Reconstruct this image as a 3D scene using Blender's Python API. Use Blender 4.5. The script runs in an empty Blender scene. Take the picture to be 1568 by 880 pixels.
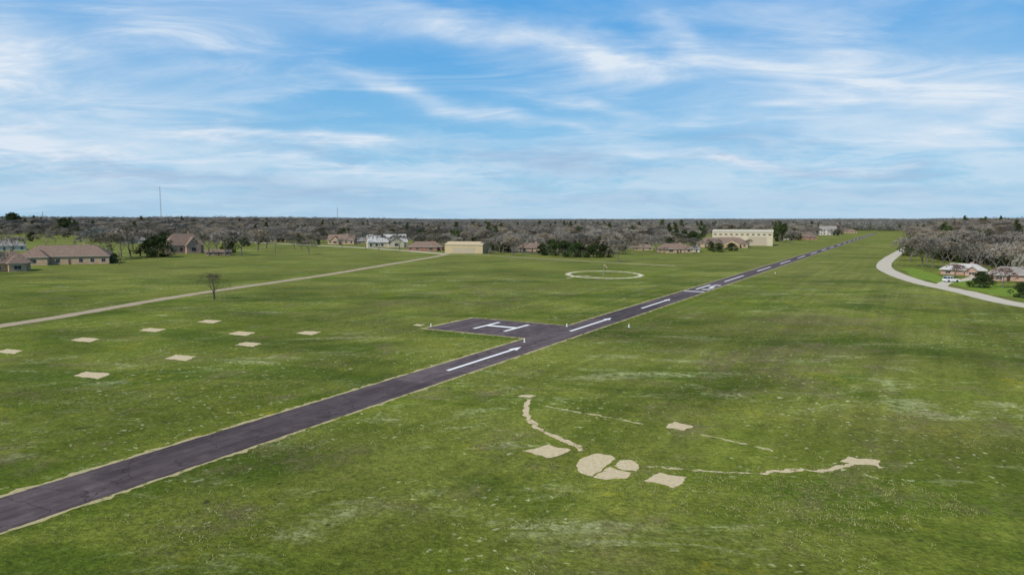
import bpy, math, random
import numpy as np
from mathutils import Vector, Matrix, noise
random.seed(7); np.random.seed(7)
sc = bpy.context.scene
H = 20.0; F = 1060.0; PIT = math.atan(102/1060.0)
SP, CP = math.sin(PIT), math.cos(PIT)
def ray(px, py):
    xc = (px-784)/F; yc = (440-py)/F
    return Vector((xc, CP+SP*yc, -SP+CP*yc))
def survey(px, py):
    "ground position (metres) of a point measured on the photograph"
    r = ray(px, py); t = H/(-r.z)
    return Vector((r.x*t, r.y*t, 0))
def azel(px, py):
    r = ray(px, py).normalized()
    return math.atan2(r.x, r.y), math.asin(r.z)
def sstep(a, b, x):
    t = min(1, max(0, (x-a)/(b-a))); return t*t*(3-2*t)

# ------------------------------------------------------------------ node helpers
class NT:
    def __init__(s, nt): s.nt = nt; s.n = nt.nodes; s.l = nt.links
    def new(s, t, **k):
        nd = s.n.new(t)
        for a, b in k.items(): setattr(nd, a, b)
        return nd
    def put(s, sock, v):
        if isinstance(v, bpy.types.NodeSocket): s.l.new(v, sock)
        else: sock.default_value = v
    def math(s, op, a, b=None, c=None, clamp=False):
        nd = s.new('ShaderNodeMath', operation=op); nd.use_clamp = clamp
        s.put(nd.inputs[0], a)
        if b is not None: s.put(nd.inputs[1], b)
        if c is not None: s.put(nd.inputs[2], c)
        return nd.outputs[0]
    def noise(s, vec, scale, detail=4, rough=.55, dist=0):
        nd = s.new('ShaderNodeTexNoise'); s.l.new(vec, nd.inputs['Vector'])
        nd.inputs['Scale'].default_value = scale; nd.inputs['Detail'].default_value = detail
        nd.inputs['Roughness'].default_value = rough; nd.inputs['Distortion'].default_value = dist
        return nd.outputs[0]
    def ss(s, v, a, b, o0=0., o1=1.):
        nd = s.new('ShaderNodeMapRange', interpolation_type='SMOOTHSTEP')
        s.put(nd.inputs[0], v); nd.inputs[1].default_value = a; nd.inputs[2].default_value = b
        nd.inputs[3].default_value = o0; nd.inputs[4].default_value = o1
        return nd.outputs[0]
    def mix(s, f, a, b, blend='MIX'):
        nd = s.new('ShaderNodeMix', data_type='RGBA', blend_type=blend)
        s.put(nd.inputs[0], f)
        for i, v in ((6, a), (7, b)):
            if isinstance(v, tuple) and len(v) == 3: v = v+(1,)
            s.put(nd.inputs[i], v)
        return nd.outputs[2]
    def scale(s, c, f):
        nd = s.new('ShaderNodeVectorMath', operation='SCALE'); s.l.new(c, nd.inputs[0]); s.put(nd.inputs['Scale'], f); return nd.outputs[0]
    def mapping(s, vec, loc=(0,0,0), rot=(0,0,0), scale=(1,1,1), t='POINT'):
        nd = s.new('ShaderNodeMapping', vector_type=t); s.l.new(vec, nd.inputs[0])
        nd.inputs[1].default_value = loc; nd.inputs[2].default_value = rot; nd.inputs[3].default_value = scale
        return nd.outputs[0]
    def gauss(s, vec, cx, cy, ang, L, th, strength=1.0, zs=1.0):
        v = s.mapping(vec, loc=(cx,cy,0), rot=(0,0,ang), scale=(L,th,zs), t='TEXTURE')
        d = s.new('ShaderNodeVectorMath', operation='DOT_PRODUCT'); s.l.new(v, d.inputs[0]); s.l.new(v, d.inputs[1])
        return s.math('MULTIPLY', s.math('EXPONENT', s.math('MULTIPLY', d.outputs['Value'], -1)), strength)
    def total(s, lst):
        a = lst[0]
        for b_ in lst[1:]: a = s.math('ADD', a, b_)
        return a
def newmat(name, rough=.8, spec=.3):
    m = bpy.data.materials.new(name); m.use_nodes = True
    t = NT(m.node_tree); b = t.n['Principled BSDF']
    b.inputs['Roughness'].default_value = rough
    b.inputs['Specular IOR Level'].default_value = spec
    return m, t, b
def bump(t, b, h, strength=.4, dist=.05):
    nd = t.new('ShaderNodeBump'); nd.inputs['Strength'].default_value = strength
    nd.inputs['Distance'].default_value = dist
    t.l.new(h, nd.inputs['Height']); t.l.new(nd.outputs[0], b.inputs['Normal'])
def simple(name, c1, c2, scale=1.0, rough=.8, spec=.3, bmp=0, lo=.35, hi=.65):
    m, t, b = newmat(name, rough, spec)
    tc = t.new('ShaderNodeTexCoord').outputs['Object']
    n = t.noise(tc, scale, 5, .65)
    t.l.new(t.mix(t.ss(n, lo, hi), c1, c2), b.inputs['Base Color'])
    if bmp: bump(t, b, n, bmp, .05)
    return m

# ------------------------------------------------------------------ mesh helpers
class MB:
    def __init__(s): s.v = []; s.f = []; s.m = []
    def poly(s, pts, m=0):
        i = len(s.v); s.v += [tuple(p) for p in pts]; s.f.append(tuple(range(i, i+len(pts)))); s.m.append(m)
    def box(s, x0, x1, y0, y1, z0, z1, m=0):
        i = len(s.v)
        s.v += [(x0,y0,z0),(x1,y0,z0),(x1,y1,z0),(x0,y1,z0),(x0,y0,z1),(x1,y0,z1),(x1,y1,z1),(x0,y1,z1)]
        for f in ((0,3,2,1),(4,5,6,7),(0,1,5,4),(1,2,6,5),(2,3,7,6),(3,0,4,7)):
            s.f.append(tuple(i+k for k in f)); s.m.append(m)
    def tube(s, a, b, r0, r1, n=4, m=0, cap=False):
        a = Vector(a); b = Vector(b); d = (b-a)
        if d.length < 1e-5: return
        d.normalize()
        u = d.orthogonal().normalized(); w = d.cross(u)
        i = len(s.v)
        for (c, r) in ((a, r0), (b, r1)):
            for k in range(n):
                an = 2*math.pi*k/n
                s.v.append(tuple(c+u*(r*math.cos(an))+w*(r*math.sin(an))))
        for k in range(n):
            s.f.append((i+k, i+(k+1) % n, i+n+(k+1) % n, i+n+k)); s.m.append(m)
        if cap:
            s.f.append(tuple(i+n+k for k in range(n))); s.m.append(m)
            s.f.append(tuple(i+n-1-k for k in range(n))); s.m.append(m)
    def mesh(s, name, mats):
        me = bpy.data.meshes.new(name); me.from_pydata(s.v, [], s.f)
        for m in mats: me.materials.append(m)
        me.polygons.foreach_set('material_index', s.m); me.update(); return me
    def obj(s, name, mats, parent=None, loc=(0,0,0), rz=0):
        o = bpy.data.objects.new(name, s.mesh(name, mats)); sc.collection.objects.link(o)
        o.location = loc; o.rotation_euler[2] = rz
        if parent: o.parent = parent
        return o
def empty(name, loc=(0,0,0), rz=0):
    o = bpy.data.objects.new(name, None); sc.collection.objects.link(o)
    o.location = loc; o.rotation_euler[2] = rz; o.empty_display_size = .5; return o

# ------------------------------------------------------------------ woodland edge + terrain
EDGE = [(-500,366),(0,361),(60,362),(140,364),(200,369),(330,370),(400,371),(480,368),(560,365),(620,368),(700,373),(745,386),(800,388),
        (935,390),(945,384),(1010,374),(1060,371),(1090,357),(1180,357),(1205,366),(1290,357),(1320,351),(1386,350),(1391,360),
        (1398,378),(1425,396),(1500,406),(1568,414),(2200,446)]
ea = []; er = []
for px, py in EDGE:
    p = survey(px, py); ea.append(math.atan2(p.x, p.y)); er.append(math.hypot(p.x, p.y))
def edge_r(az): return float(np.interp(az, ea, er))
AZ0 = azel(760, 340)[0]; AZ1 = azel(1390, 340)[0]
def terrain(x, y):
    r = math.hypot(x, y)
    if r < 500: return 0.0
    az = math.atan2(x, y)
    left = 1-sstep(AZ0-.35, AZ0, az)
    right = sstep(AZ1, AZ1+.06, az)
    rs = 1350-600*left-800*right
    k = sstep(rs, rs+850, r)
    base = 5+7*left+3*right
    nz = noise.noise(Vector((x*.0011, y*.0011, 3.3)))*6+noise.noise(Vector((x*.004, y*.004, 1.3)))*2.5
    far = sstep(1800, 6000, r)*(11+nz)
    return k*(base+nz*.6)+far*.8

# ------------------------------------------------------------------ materials
_vp = ray(1400, 338); RD = Vector((_vp.x, _vp.y, 0)).normalized(); RN = Vector((RD.y, -RD.x, 0))
RA = math.atan2(RD.y, RD.x)
def ground_material():
    m, t, b = newmat('grass_ground', .95, .08)
    pos = t.new('ShaderNodeNewGeometry').outputs['Position']
    big = t.noise(pos, .013, 4, .6, .6); med = t.noise(pos, .07, 6, .68, .6)
    sm = t.noise(pos, .55, 5, .7); fine = t.noise(pos, 2.6, 4, .8)
    clod = t.noise(t.mapping(pos, loc=(3,8,1)), 1.0, 4, .75, .5)
    def spots(lst):
        o = []
        for x0, y0, x1, y1, w, s_ in lst:
            a = survey(x0, y0); c = survey(x1, y1); d = c-a
            o.append(t.gauss(pos, (a.x+c.x)/2, (a.y+c.y)/2, math.atan2(d.y, d.x), max(d.length*.55, 1), w, s_, 1e4))
        return t.total(o)
    col = t.mix(t.ss(med, .36, .64), (.098,.128,.012), (.150,.176,.024))
    col = t.mix(t.math('MULTIPLY', t.ss(big, .40, .60), .6), col, (.185,.195,.040))
    col = t.mix(t.math('MULTIPLY', t.ss(sm, .44, .64), .4), col, (.066,.092,.008))
    # drier olive turf east of the strip
    ds_ = spots([(1130,400,1450,430,40,.8),(1100,480,1560,560,22,.9),(1300,640,1568,700,8,.8),(420,395,620,385,20,.6),(0,420,260,410,16,.5),(850,800,1000,860,2,.5)])
    col = t.mix(t.math('MULTIPLY', t.math('MULTIPLY', ds_, t.ss(med, .38, .58, .35, 1), clamp=True), .65), col, (.195,.185,.052))
    dk = t.noise(t.mapping(pos, loc=(90,20,0), rot=(0,0,-.4), scale=(.5,1,1)), .05, 5, .62, .8)
    dr = spots([(180,470,640,425,10,.9),(620,640,800,760,4,1.),(60,600,300,560,4,.6),(200,720,560,700,3,1.),(860,460,1000,440,14,.9),(1050,850,1350,760,5,.8),(700,720,780,760,2.5,1.),(1000,560,1100,600,6,.5),
                (760,840,1100,860,2,.6),(0,860,260,820,2.5,.7),(440,680,760,600,3,.5)])
    dk = t.math('ADD', dk, t.math('MULTIPLY', dr, .09))
    col = t.mix(t.math('MULTIPLY', t.ss(dk, .48, .64), .72), col, (.055,.092,.006))
    # pale seeded / thatch patches
    pale_r = spots([(330,555,560,538,5,1.),(430,520,600,508,5,.8),(60,600,210,585,3,.5),(420,830,560,800,3,1.1),(760,800,960,770,5,.8),(480,790,560,780,2,.6),(0,690,60,705,2.5,.8),
                    (1000,520,1500,600,22,.40),(900,560,1100,600,9,.5),(1330,600,1560,660,9,.5),(640,640,780,625,4,.4),(560,640,700,600,3,.4),(300,860,480,840,3,.5),(100,640,300,620,6,.35),
                    (640,420,900,470,30,.3),(1150,430,1400,470,40,.30)])
    sv = t.mapping(pos, rot=(0,0,.5), scale=(.45,1,1))
    pn = t.noise(sv, .16, 7, .75, 1.0)
    lv = t.math('ADD', t.math('MULTIPLY', pale_r, .13), pn)
    pale = t.math('MULTIPLY', t.ss(lv, .54, .70), t.ss(clod, .34, .58))
    col = t.mix(t.math('MULTIPLY', pale, .72), col, (.330,.345,.165))
    # yellow-flowering weeds
    yr = spots([(520,575,660,540,4,1.),(60,735,420,640,2.5,.9),(0,640,80,620,5,.6),(560,545,720,520,3,.7),(900,515,1080,470,3,.4),(860,840,960,800,2.5,.6)])
    yn = t.math('ADD', t.noise(t.mapping(pos, loc=(40,9,0)), .07, 5, .7), t.math('MULTIPLY', yr, .14))
    yel = t.math('MULTIPLY', t.ss(yn, .56, .72), t.ss(clod, .40, .60))
    col = t.mix(t.math('MULTIPLY', yel, .60), col, (.260,.225,.012))
    # bare brownish thin turf
    br = spots([(1060,540,1320,560,14,1.),(1180,480,1330,500,16,.9),(700,440,830,460,14,.5),(900,820,980,790,3,.7),(1050,600,1250,600,6,.5),(480,470,640,460,10,.4),(1350,680,1500,720,5,.5)])
    bn = t.math('ADD', t.noise(t.mapping(pos, loc=(7,77,0)), .10, 7, .72), t.math('MULTIPLY', br, .14))
    col = t.mix(t.math('MULTIPLY', t.math('MULTIPLY', t.ss(bn, .52, .66), t.ss(sm, .36, .58, .3, 1)), .6), col, (.175,.138,.070))
    # dark tussocks
    tz = spots([(1290,455,1390,490,16,1.),(1040,500,1100,520,8,.5)])
    tn = t.math('ADD', t.noise(pos, .30, 3, .6), t.math('MULTIPLY', tz, .07))
    col = t.mix(t.math('MULTIPLY', t.ss(tn, .68, .73), .7), col, (.035,.042,.012))
    # pale flecks
    fl = t.noise(pos, 1.3, 2, .6, .5)
    flm = t.math('MULTIPLY', t.ss(fl, .635, .70), t.ss(t.noise(pos, .04, 4, .65), .42, .58))
    col = t.mix(t.math('MULTIPLY', flm, .75), col, (.46,.46,.27))
    # mowing passes parallel to the strip
    mw = t.noise(t.mapping(t.mapping(pos, rot=(0,0,-RA)), scale=(.012,.42,1)), 1, 3, .55, .2)
    col = t.scale(col, t.ss(mw, .35, .65, .90, 1.10))
    b2 = t.noise(t.mapping(pos, loc=(55,5,0)), .028, 4, .6, .5)
    col = t.scale(col, t.ss(b2, .36, .64, .80, 1.16))
    # far turf drier
    sp = t.new('ShaderNodeSeparateXYZ'); t.l.new(pos, sp.inputs[0])
    col = t.mix(t.ss(sp.outputs[1], 130, 420, 0, .35), col, (.180,.190,.050))
    col = t.scale(col, t.ss(fine, .28, .72, .62, 1.4))
    col = t.scale(col, t.ss(clod, .30, .70, .84, 1.16))
    at = t.new('ShaderNodeAttribute', attribute_name='woods')
    col = t.mix(t.math('MULTIPLY', at.outputs['Fac'], .9), col, t.mix(t.ss(sm, .4, .6), (.12,.105,.08), (.18,.16,.12)))
    t.l.new(col, b.inputs['Base Color'])
    bump(t, b, t.math('ADD', fine, t.math('MULTIPLY', clod, 1.6)), .6, .3)
    return m
def asphalt_material():
    m, t, b = newmat('asphalt', .9, .15)
    pos = t.new('ShaderNodeNewGeometry').outputs['Position']
    lv = t.mapping(pos, rot=(0,0,-RA))
    big = t.noise(t.mapping(lv, scale=(.06,.5,1)), 1, 5, .6)
    fine = t.noise(pos, 4, 5, .8); med = t.noise(pos, .5, 6, .7)
    col = t.mix(t.ss(big, .38, .62), (.064,.047,.049), (.096,.073,.075))
    col = t.mix(t.math('MULTIPLY', t.ss(med, .45, .66), .6), col, (.130,.104,.100))
    col = t.mix(t.math('MULTIPLY', t.ss(fine, .50, .66), .5), col, (.036,.026,.027))
    wv = t.new('ShaderNodeTexVoronoi', voronoi_dimensions='1D', feature='F1')
    sx = t.new('ShaderNodeSeparateXYZ'); t.l.new(lv, sx.inputs[0])
    t.l.new(sx.outputs[0], wv.inputs['W']); wv.inputs['Scale'].default_value = .03
    sc2 = t.new('ShaderNodeSeparateColor'); t.l.new(wv.outputs['Color'], sc2.inputs[0])
    col = t.scale(col, t.math('MULTIPLY_ADD', sc2.outputs[0], .45, .80))
    stn = t.noise(t.mapping(lv, scale=(.02,1.6,1)), 1, 3, .6)
    col = t.scale(col, t.ss(stn, .35, .65, .85, 1.18))
    v = t.new('ShaderNodeTexVoronoi', feature='DISTANCE_TO_EDGE'); v.inputs['Scale'].default_value = .22
    ds = t.new('ShaderNodeVectorMath', operation='ADD'); t.l.new(pos, ds.inputs[0])
    nz = t.new('ShaderNodeTexNoise'); nz.inputs['Scale'].default_value = .8; t.l.new(pos, nz.inputs['Vector']); t.l.new(nz.outputs['Color'], ds.inputs[1])
    t.l.new(ds.outputs[0], v.inputs['Vector'])
    ck = t.ss(v.outputs['Distance'], .0, .018, 1.0, 0.0)
    col = t.mix(t.math('MULTIPLY', ck, .6), col, (.022,.016,.016))
    t.l.new(col, b.inputs['Base Color']); bump(t, b, fine, .4, .03)
    return m
def patchy(name, c1, c2, grass, cover, scale=.8, soft=.07):
    m, t, b = newmat(name, .95, .1)
    pos = t.new('ShaderNodeNewGeometry').outputs['Position']
    n = t.noise(pos, scale, 6, .75); f = t.noise(pos, 3, 5, .8)
    col = t.mix(t.ss(f, .34, .66), c1, c2)
    col = t.mix(t.ss(n, cover, cover+soft), col, grass)
    t.l.new(col, b.inputs['Base Color']); bump(t, b, f, .4, .05)
    return m
M_ground = ground_material(); M_asph = asphalt_material()
GR = (.130,.150,.022)
M_dirt = patchy('sandy_dirt', (.42,.34,.20), (.58,.48,.31), (.26,.25,.09), .62, .9)
M_dirt_thin = patchy('worn_dirt_line', (.38,.33,.18), (.50,.44,.26), GR, .54, 1.1)
M_shoulder = patchy('runway_shoulder_dirt', (.32,.27,.13), (.44,.38,.21), GR, .54, .7)
M_track = patchy('gravel_track', (.30,.235,.155), (.42,.34,.24), (.20,.19,.08), .57, .30, .12)
M_conc = patchy('pale_road_surface', (.44,.39,.31), (.52,.47,.38), (.40,.36,.27), .55, .3)
M_paint = patchy('white_road_paint', (.72,.72,.70), (.82,.82,.80), (.36,.34,.34), .62, 1.6)
M_ringp = patchy('weathered_white_marker', (.58,.58,.52), (.76,.76,.70), (.30,.30,.12), .56, 1.1)
M_lawn = patchy('mown_lawn', (.12,.19,.02), (.17,.24,.03), (.11,.15,.02), .55, .3)
def brickmat(name, c1, c2): return simple(name, c1, c2, .8, .9, .15)
M_tan = brickmat('tan_brick', (.36,.26,.165), (.46,.335,.22))
M_red = brickmat('red_brick', (.24,.125,.09), (.33,.19,.135))
M_pink = brickmat('pink_brick', (.36,.235,.18), (.44,.30,.235))
M_white = brickmat('white_siding', (.46,.44,.40), (.54,.51,.46))
M_metal = simple('beige_metal_cladding', (.44,.345,.20), (.50,.40,.245), .4, .6, .25)
M_metalw = simple('cream_metal_cladding', (.47,.41,.29), (.52,.465,.34), .4, .6, .25)
M_roofb = simple('brown_shingle', (.15,.105,.082), (.235,.17,.132), 1.5, .95, .1)
M_roofg = simple('grey_shingle', (.20,.185,.17), (.28,.265,.245), 1.5, .95, .1)
M_roofw = simple('pale_metal_roof', (.38,.37,.35), (.46,.45,.43), .5, .6, .25)
M_trim = simple('painted_trim', (.42,.39,.34), (.49,.46,.41), 2, .6, .3)
M_glass, _t, _b = newmat('window_glass', .12, .5); _b.inputs['Base Color'].default_value = (.03,.035,.045,1)
M_doorm = simple('door_paint', (.10,.06,.04), (.14,.09,.06), 2, .6)
M_gdoor = simple('garage_door', (.36,.30,.22), (.42,.36,.27), 2, .6)
M_steel = simple('galvanised_steel', (.20,.20,.20), (.30,.30,.30), 2, .5, .5)
M_wood = simple('weathered_pole_wood', (.12,.09,.065), (.20,.16,.12), 3, .9)
M_orange = simple('windsock_orange', (.50,.13,.05), (.55,.18,.07), 3, .8)
M_carw = simple('white_car_paint', (.66,.66,.66), (.74,.74,.74), 1, .3, .5)
M_tyre = simple('tyre_rubber', (.02,.02,.02), (.03,.03,.03), 4, .8)

def leafmat(name, cols, rough=.8, var=.35):
    m, t, b = newmat(name, rough, .1)
    g = t.new('ShaderNodeNewGeometry'); oi = t.new('ShaderNodeObjectInfo')
    cr = t.new('ShaderNodeValToRGB'); e = cr.color_ramp.elements
    e[0].color = cols[0]+(1,); e[1].color = cols[-1]+(1,)
    for i, c in enumerate(cols[1:-1]):
        x = e.new((i+1)/(len(cols)-1)); x.color = c+(1,)
    t.l.new(g.outputs['Random Per Island'], cr.inputs[0])
    t.l.new(t.scale(cr.outputs[0], t.math('MULTIPLY_ADD', oi.outputs['Random'], var*2, 1-var)), b.inputs['Base Color'])
    return m
M_bark = simple('bark', (.11,.094,.078), (.19,.165,.135), 3, .95, .1)
M_twig = leafmat('bare_twigs', [(.15,.132,.110), (.225,.203,.172), (.30,.275,.235)], var=.3)
M_twigb = leafmat('brown_twigs', [(.14,.115,.085), (.21,.178,.132), (.28,.24,.18)], var=.3)
M_twigr = leafmat('budding_twigs', [(.19,.12,.10), (.28,.185,.155), (.33,.235,.20)])
M_everg = leafmat('evergreen_foliage', [(.022,.036,.012), (.040,.060,.018), (.075,.098,.034)])
M_cedar = leafmat('cedar_foliage', [(.036,.052,.018), (.062,.084,.029), (.09,.115,.043)])
M_far_hazed = leafmat('far_woodland_twigs_hazed', [(.150,.142,.132), (.195,.185,.170), (.235,.225,.208), (.105,.120,.090)], var=.25)  # aerial haze painted into the colour, greyer than the near twigs
M_tuft = leafmat('grass_blades', [(.11,.14,.02), (.17,.19,.04), (.31,.32,.15)], var=.2)

# ------------------------------------------------------------------ ground sheet
def build_ground():
    nr, na = 230, 720
    rr = [0]+[6*(9500/6)**(i/(nr-1)) for i in range(nr)]
    V = [(0,0,0)]; W = [0.]
    u = np.linspace(-1, 1, na, endpoint=False); angs = np.pi*(0.45*u+0.55*u**3)
    for r in rr[1:]:
        for a in angs:
            x, y = r*math.sin(a), r*math.cos(a)
            V.append((x, y, terrain(x, y)))
            W.append(sstep(-6, 14, r-edge_r(a)) if abs(a) < 1.2 else (1. if r > 600 else 0.))
    Fc = []
    for k in range(na): Fc.append((0, 1+(k+1) % na, 1+k))
    for i in range(nr-1):
        o = 1+i*na
        for k in range(na):
            k2 = (k+1) % na
            Fc.append((o+k, o+k2, o+na+k2, o+na+k))
    me = bpy.data.meshes.new('ground'); me.from_pydata(V, [], Fc); me.materials.append(M_ground)
    at = me.attributes.new('woods', 'FLOAT', 'POINT'); at.data.foreach_set('value', W)
    me.polygons.foreach_set('use_smooth', [True]*len(Fc)); me.update()
    o = bpy.data.objects.new('ground', me); sc.collection.objects.link(o)
    if me.polygons[1000].normal.z < 0: me.flip_normals()
build_ground()

# ------------------------------------------------------------------ runway
def rw(s, o, z=0): p = RD*s+RN*o; return (p.x, p.y, z)
OL = survey(0,762).dot(RN); OR = survey(0,815).dot(RN); OC = (OL+OR)/2
sEnd = survey(1345,357).dot(RD); s0 = -60
def sAt(px, py): return survey(px, py).dot(RD)
def ribbon(name, fn, n, wl, wr, jit, z, mat, freq=.8):
    mb = MB(); L = []; R = []
    for i in range(n+1):
        c, nn, dist = fn(i/n)
        a = wl+jit*noise.noise(Vector((dist*freq, z*500, 0)))+jit*.7*noise.noise(Vector((dist*freq*3.1, z*500, 5)))
        b_ = wr+jit*noise.noise(Vector((dist*freq, z*500, 9)))+jit*.7*noise.noise(Vector((dist*freq*3.1, z*500, 15)))
        L.append(c-nn*a); R.append(c+nn*b_)
    for i in range(n):
        mb.poly([(L[i].x,L[i].y,z),(R[i].x,R[i].y,z),(R[i+1].x,R[i+1].y,z),(L[i+1].x,L[i+1].y,z)])
    return mb.obj(name, [mat])
HW = (OR-OL)/2
def rfn(t):
    s = s0+(sEnd-s0)*t**1.6; return RD*s+RN*OC, RN, s
ribbon('runway_shoulder', rfn, 2600, HW+.52, HW+.42, .50, .004, M_shoulder, .5)
ribbon('runway', rfn, 2600, HW, HW, .12, .012, M_asph, .6)
mk = MB(); ZM = .020
def mrect(s1, s2, o1, o2): mk.poly([rw(s1,o1,ZM), rw(s1,o2,ZM), rw(s2,o2,ZM), rw(s2,o1,ZM)])
for (a, b) in (((683,567),(800,531)), ((873,507),(940,487)), ((985,472),(1030,458))):
    sa, sb = sAt(*a), sAt(*b); hl = (sb-sa)*.14
    mrect(sa, sb-hl, OC-.28, OC+.28)
    mk.poly([rw(sb-hl, OC-.75, ZM), rw(sb-hl, OC+.75, ZM), rw(sb, OC, ZM)])
sa, sb = sAt(1068,443), sAt(1100,436.5)
L_ = sb-sa
mrect(sa-7, sa-5.6, OC-HW*.9, OC+HW*.9)
def digit(o, segs, w=1.7, t=.42):
    tl = L_*.11
    if 'a' in segs: mrect(sb-tl, sb, o, o+w)
    if 'd' in segs: mrect(sa, sa+tl, o, o+w)
    if 'g' in segs: mrect((sa+sb)/2-tl/2, (sa+sb)/2+tl/2, o, o+w)
    m1 = (sa+sb)/2+tl/2; m0 = (sa+sb)/2-tl/2
    if 'f' in segs: mrect(m1, sb-tl, o, o+t)
    if 'b' in segs: mrect(m1, sb-tl, o+w-t, o+w)
    if 'e' in segs: mrect(sa+tl, m0, o, o+t)
    if 'c' in segs: mrect(sa+tl, m0, o+w-t, o+w)
mrect(sa, sb, OC-1.5, OC-.9)
digit(OC+.35, 'afgcd', 1.9, .55)
s = sAt(1117,431.5); step = sAt(1165,414)-s; dl = sAt(1145,422)-s
while s+dl < sEnd-20:
    mrect(s, s+dl, OC-.28, OC+.28); s += step*.92
pa, pb = sAt(655,503), sAt(737,487.5)
ph0 = survey(650,503).dot(RN)
mp = MB(); o1 = OL-.05
corn = [(pa,o1),(pa,ph0),(pb,ph0+.0),(pb,o1)]
def jitpoly(corn, step, jit, seed, fr=1.3):
    out = []
    for i in range(len(corn)):
        a = Vector(corn[i]); b = Vector(corn[(i+1) % len(corn)])
        n = max(1, int((b-a).length/step))
        for j in range(n):
            p = a.lerp(b, j/n)
            q = Vector((p.x*fr, p.y*fr, seed))
            out.append(Vector((p.x+jit*noise.noise(q), p.y+jit*noise.noise(q+Vector((31,7,0))))))
    return out
mp.poly([rw(p.x, p.y, .008) for p in jitpoly(corn, .8, .15, 2)]); mp.obj('helipad', [M_asph])
ms = MB(); cs = [(pa-.6,o1),(pa-.6,ph0-.9),(pb+.5,ph0-.6),(pb+.5,o1)]
ms.poly([rw(p.x,p.y,.0035) for p in jitpoly(cs, .5, .5, 5)]); ms.obj('helipad_shoulder', [M_shoulder])
def so(px, py): p = survey(px, py); return p.dot(RD), p.dot(RN)
l0 = so(730,503); l1 = so(763,492.5); r0 = so(773,507.5); r1 = so(806,497.5)
oLs = (l0[1]+l1[1])/2; oRs = (r0[1]+r1[1])/2
sA = (l0[0]+r0[0])/2; sB = (l1[0]+r1[0])/2
wH = .34
mrect(sA, sB, oLs-wH, oLs+wH); mrect(sA, sB, oRs-wH, oRs+wH)
sm_ = (sA+sB)/2; mrect(sm_-.6, sm_+.6, oLs+wH, oRs-wH)
mk.obj('runway_markings', [M_paint])

# ------------------------------------------------------------------ roads and tracks
def catmull(P, n=14):
    out = []
    Q = [P[0]*2-P[1]]+P+[P[-1]*2-P[-2]]
    for i in range(1, len(Q)-2):
        for j in range(n):
            t = j/n; a, b, c, d = Q[i-1:i+3]
            out.append(.5*((2*b)+(c-a)*t+(2*a-5*b+4*c-d)*t*t+(3*b-a-3*c+d)*t**3))
    out.append(P[-1]); return out
def road(name, pix, w, z, mat, jit=.2, n=14, freq=.2):
    P = catmull([survey(*p) for p in pix], n); mb = MB(); L = []; R = []; D = 0
    for i, p in enumerate(P):
        tdir = (P[min(i+1, len(P)-1)]-P[max(i-1, 0)]).normalized(); nn = Vector((tdir.y, -tdir.x, 0))
        if i: D += (P[i]-P[i-1]).length
        L.append(p-nn*(w/2+jit*noise.noise(Vector((D*freq, z*99, 1)))+jit*.5*noise.noise(Vector((D*freq*3, z*99, 1)))))
        R.append(p+nn*(w/2+jit*noise.noise(Vector((D*freq, z*99, 7)))+jit*.5*noise.noise(Vector((D*freq*3, z*99, 7)))))
    for i in range(len(P)-1):
        mb.poly([(L[i].x,L[i].y,z),(R[i].x,R[i].y,z),(R[i+1].x,R[i+1].y,z),(L[i+1].x,L[i+1].y,z)])
    return mb.obj(name, [mat])
road('gravel_track', [(-120,518),(0,499),(100,483.5),(200,466),(300,449.5),(400,435),(500,420.5),(600,404),(660,394),(684,389.5)], 4.0, .010, M_track, .5, 30)
road('gravel_track', [(676,388.5),(740,390.5),(830,396),(930,401.5),(1035,407)], 2.4, .014, M_track, .5, 24)
road('residential_road', [(300,364),(380,370.5),(450,374),(540,378.5),(610,383),(684,389)], 6, .018, M_conc, .2)
road('residential_road', [(1900,515),(1568,467.5),(1475,446.5),(1410,432.5),(1370,419),(1353.5,408),(1362,396),(1386,381),(1392,377)], 6.0, .010, M_conc, .25, 20)
road('driveway', [(1440,439),(1450,432),(1480,428),(1500,421)], 3.5, .016, M_conc, .15)
patch_c = []
def dirt(name, pix, mat, z=.005, step=.3, jit=.35):
    P = [survey(*p) for p in pix]
    c = sum((p for p in P), Vector())/len(P)
    if name != 'mown_lawn': patch_c.append((c.x, c.y, max((p-c).length for p in P)))
    q = jitpoly([(p.x,p.y) for p in P], step, jit, len(bpy.data.objects)*.77, 1.1)
    q = [p+Vector((.14*noise.noise(Vector((p.x*5,p.y*5,1))), .14*noise.noise(Vector((p.x*5,p.y*5,9))))) for p in q]
    mb = MB(); mb.poly([(p.x-c.x, p.y-c.y, 0) for p in q])
    o = mb.obj(name, [mat], loc=(c.x, c.y, z))
    if o.data.polygons[0].normal.z < 0: o.data.flip_normals()
    return o
for cx, cy, w, h in ((141,574,60,11),(276,547.5,50,9.5),(14,538,42,8),(130,520,46,7.5),(232,505,42,6.5),(321,492,38,6),(369,510.5,44,7),(380,527,42,7.5),(472,509.5,40,6.5),(641,497.5,20,3)):
    dirt('bare_dirt_patch', [(cx-w/2,cy+.12*h),(cx-.1*w,cy-.5*h),(cx+w/2,cy-.22*h),(cx+.16*w,cy+.5*h)], M_dirt)
dirt('infield_dirt_base', [(801,691),(838,680),(878,689),(845,701)], M_dirt)
dirt('infield_dirt_base', [(1019,653),(1034,645.5),(1060,652),(1046,659)], M_dirt)
dirt('infield_dirt_base', [(988,736),(1008,722),(1050,731),(1036,747)], M_dirt)
dirt('infield_dirt_base', [(794,606),(806,603),(823,605),(812,609.5)], M_dirt)
dirt('infield_dirt_base', [(1285,706),(1296,699),(1345,704),(1346,712),(1310,711)], M_dirt)
dirt('home_plate_dirt', [(881,712),(893,700),(914,693),(938,697),(943,702),(930,712),(907,729),(889,724)], M_dirt, jit=.2)
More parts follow.
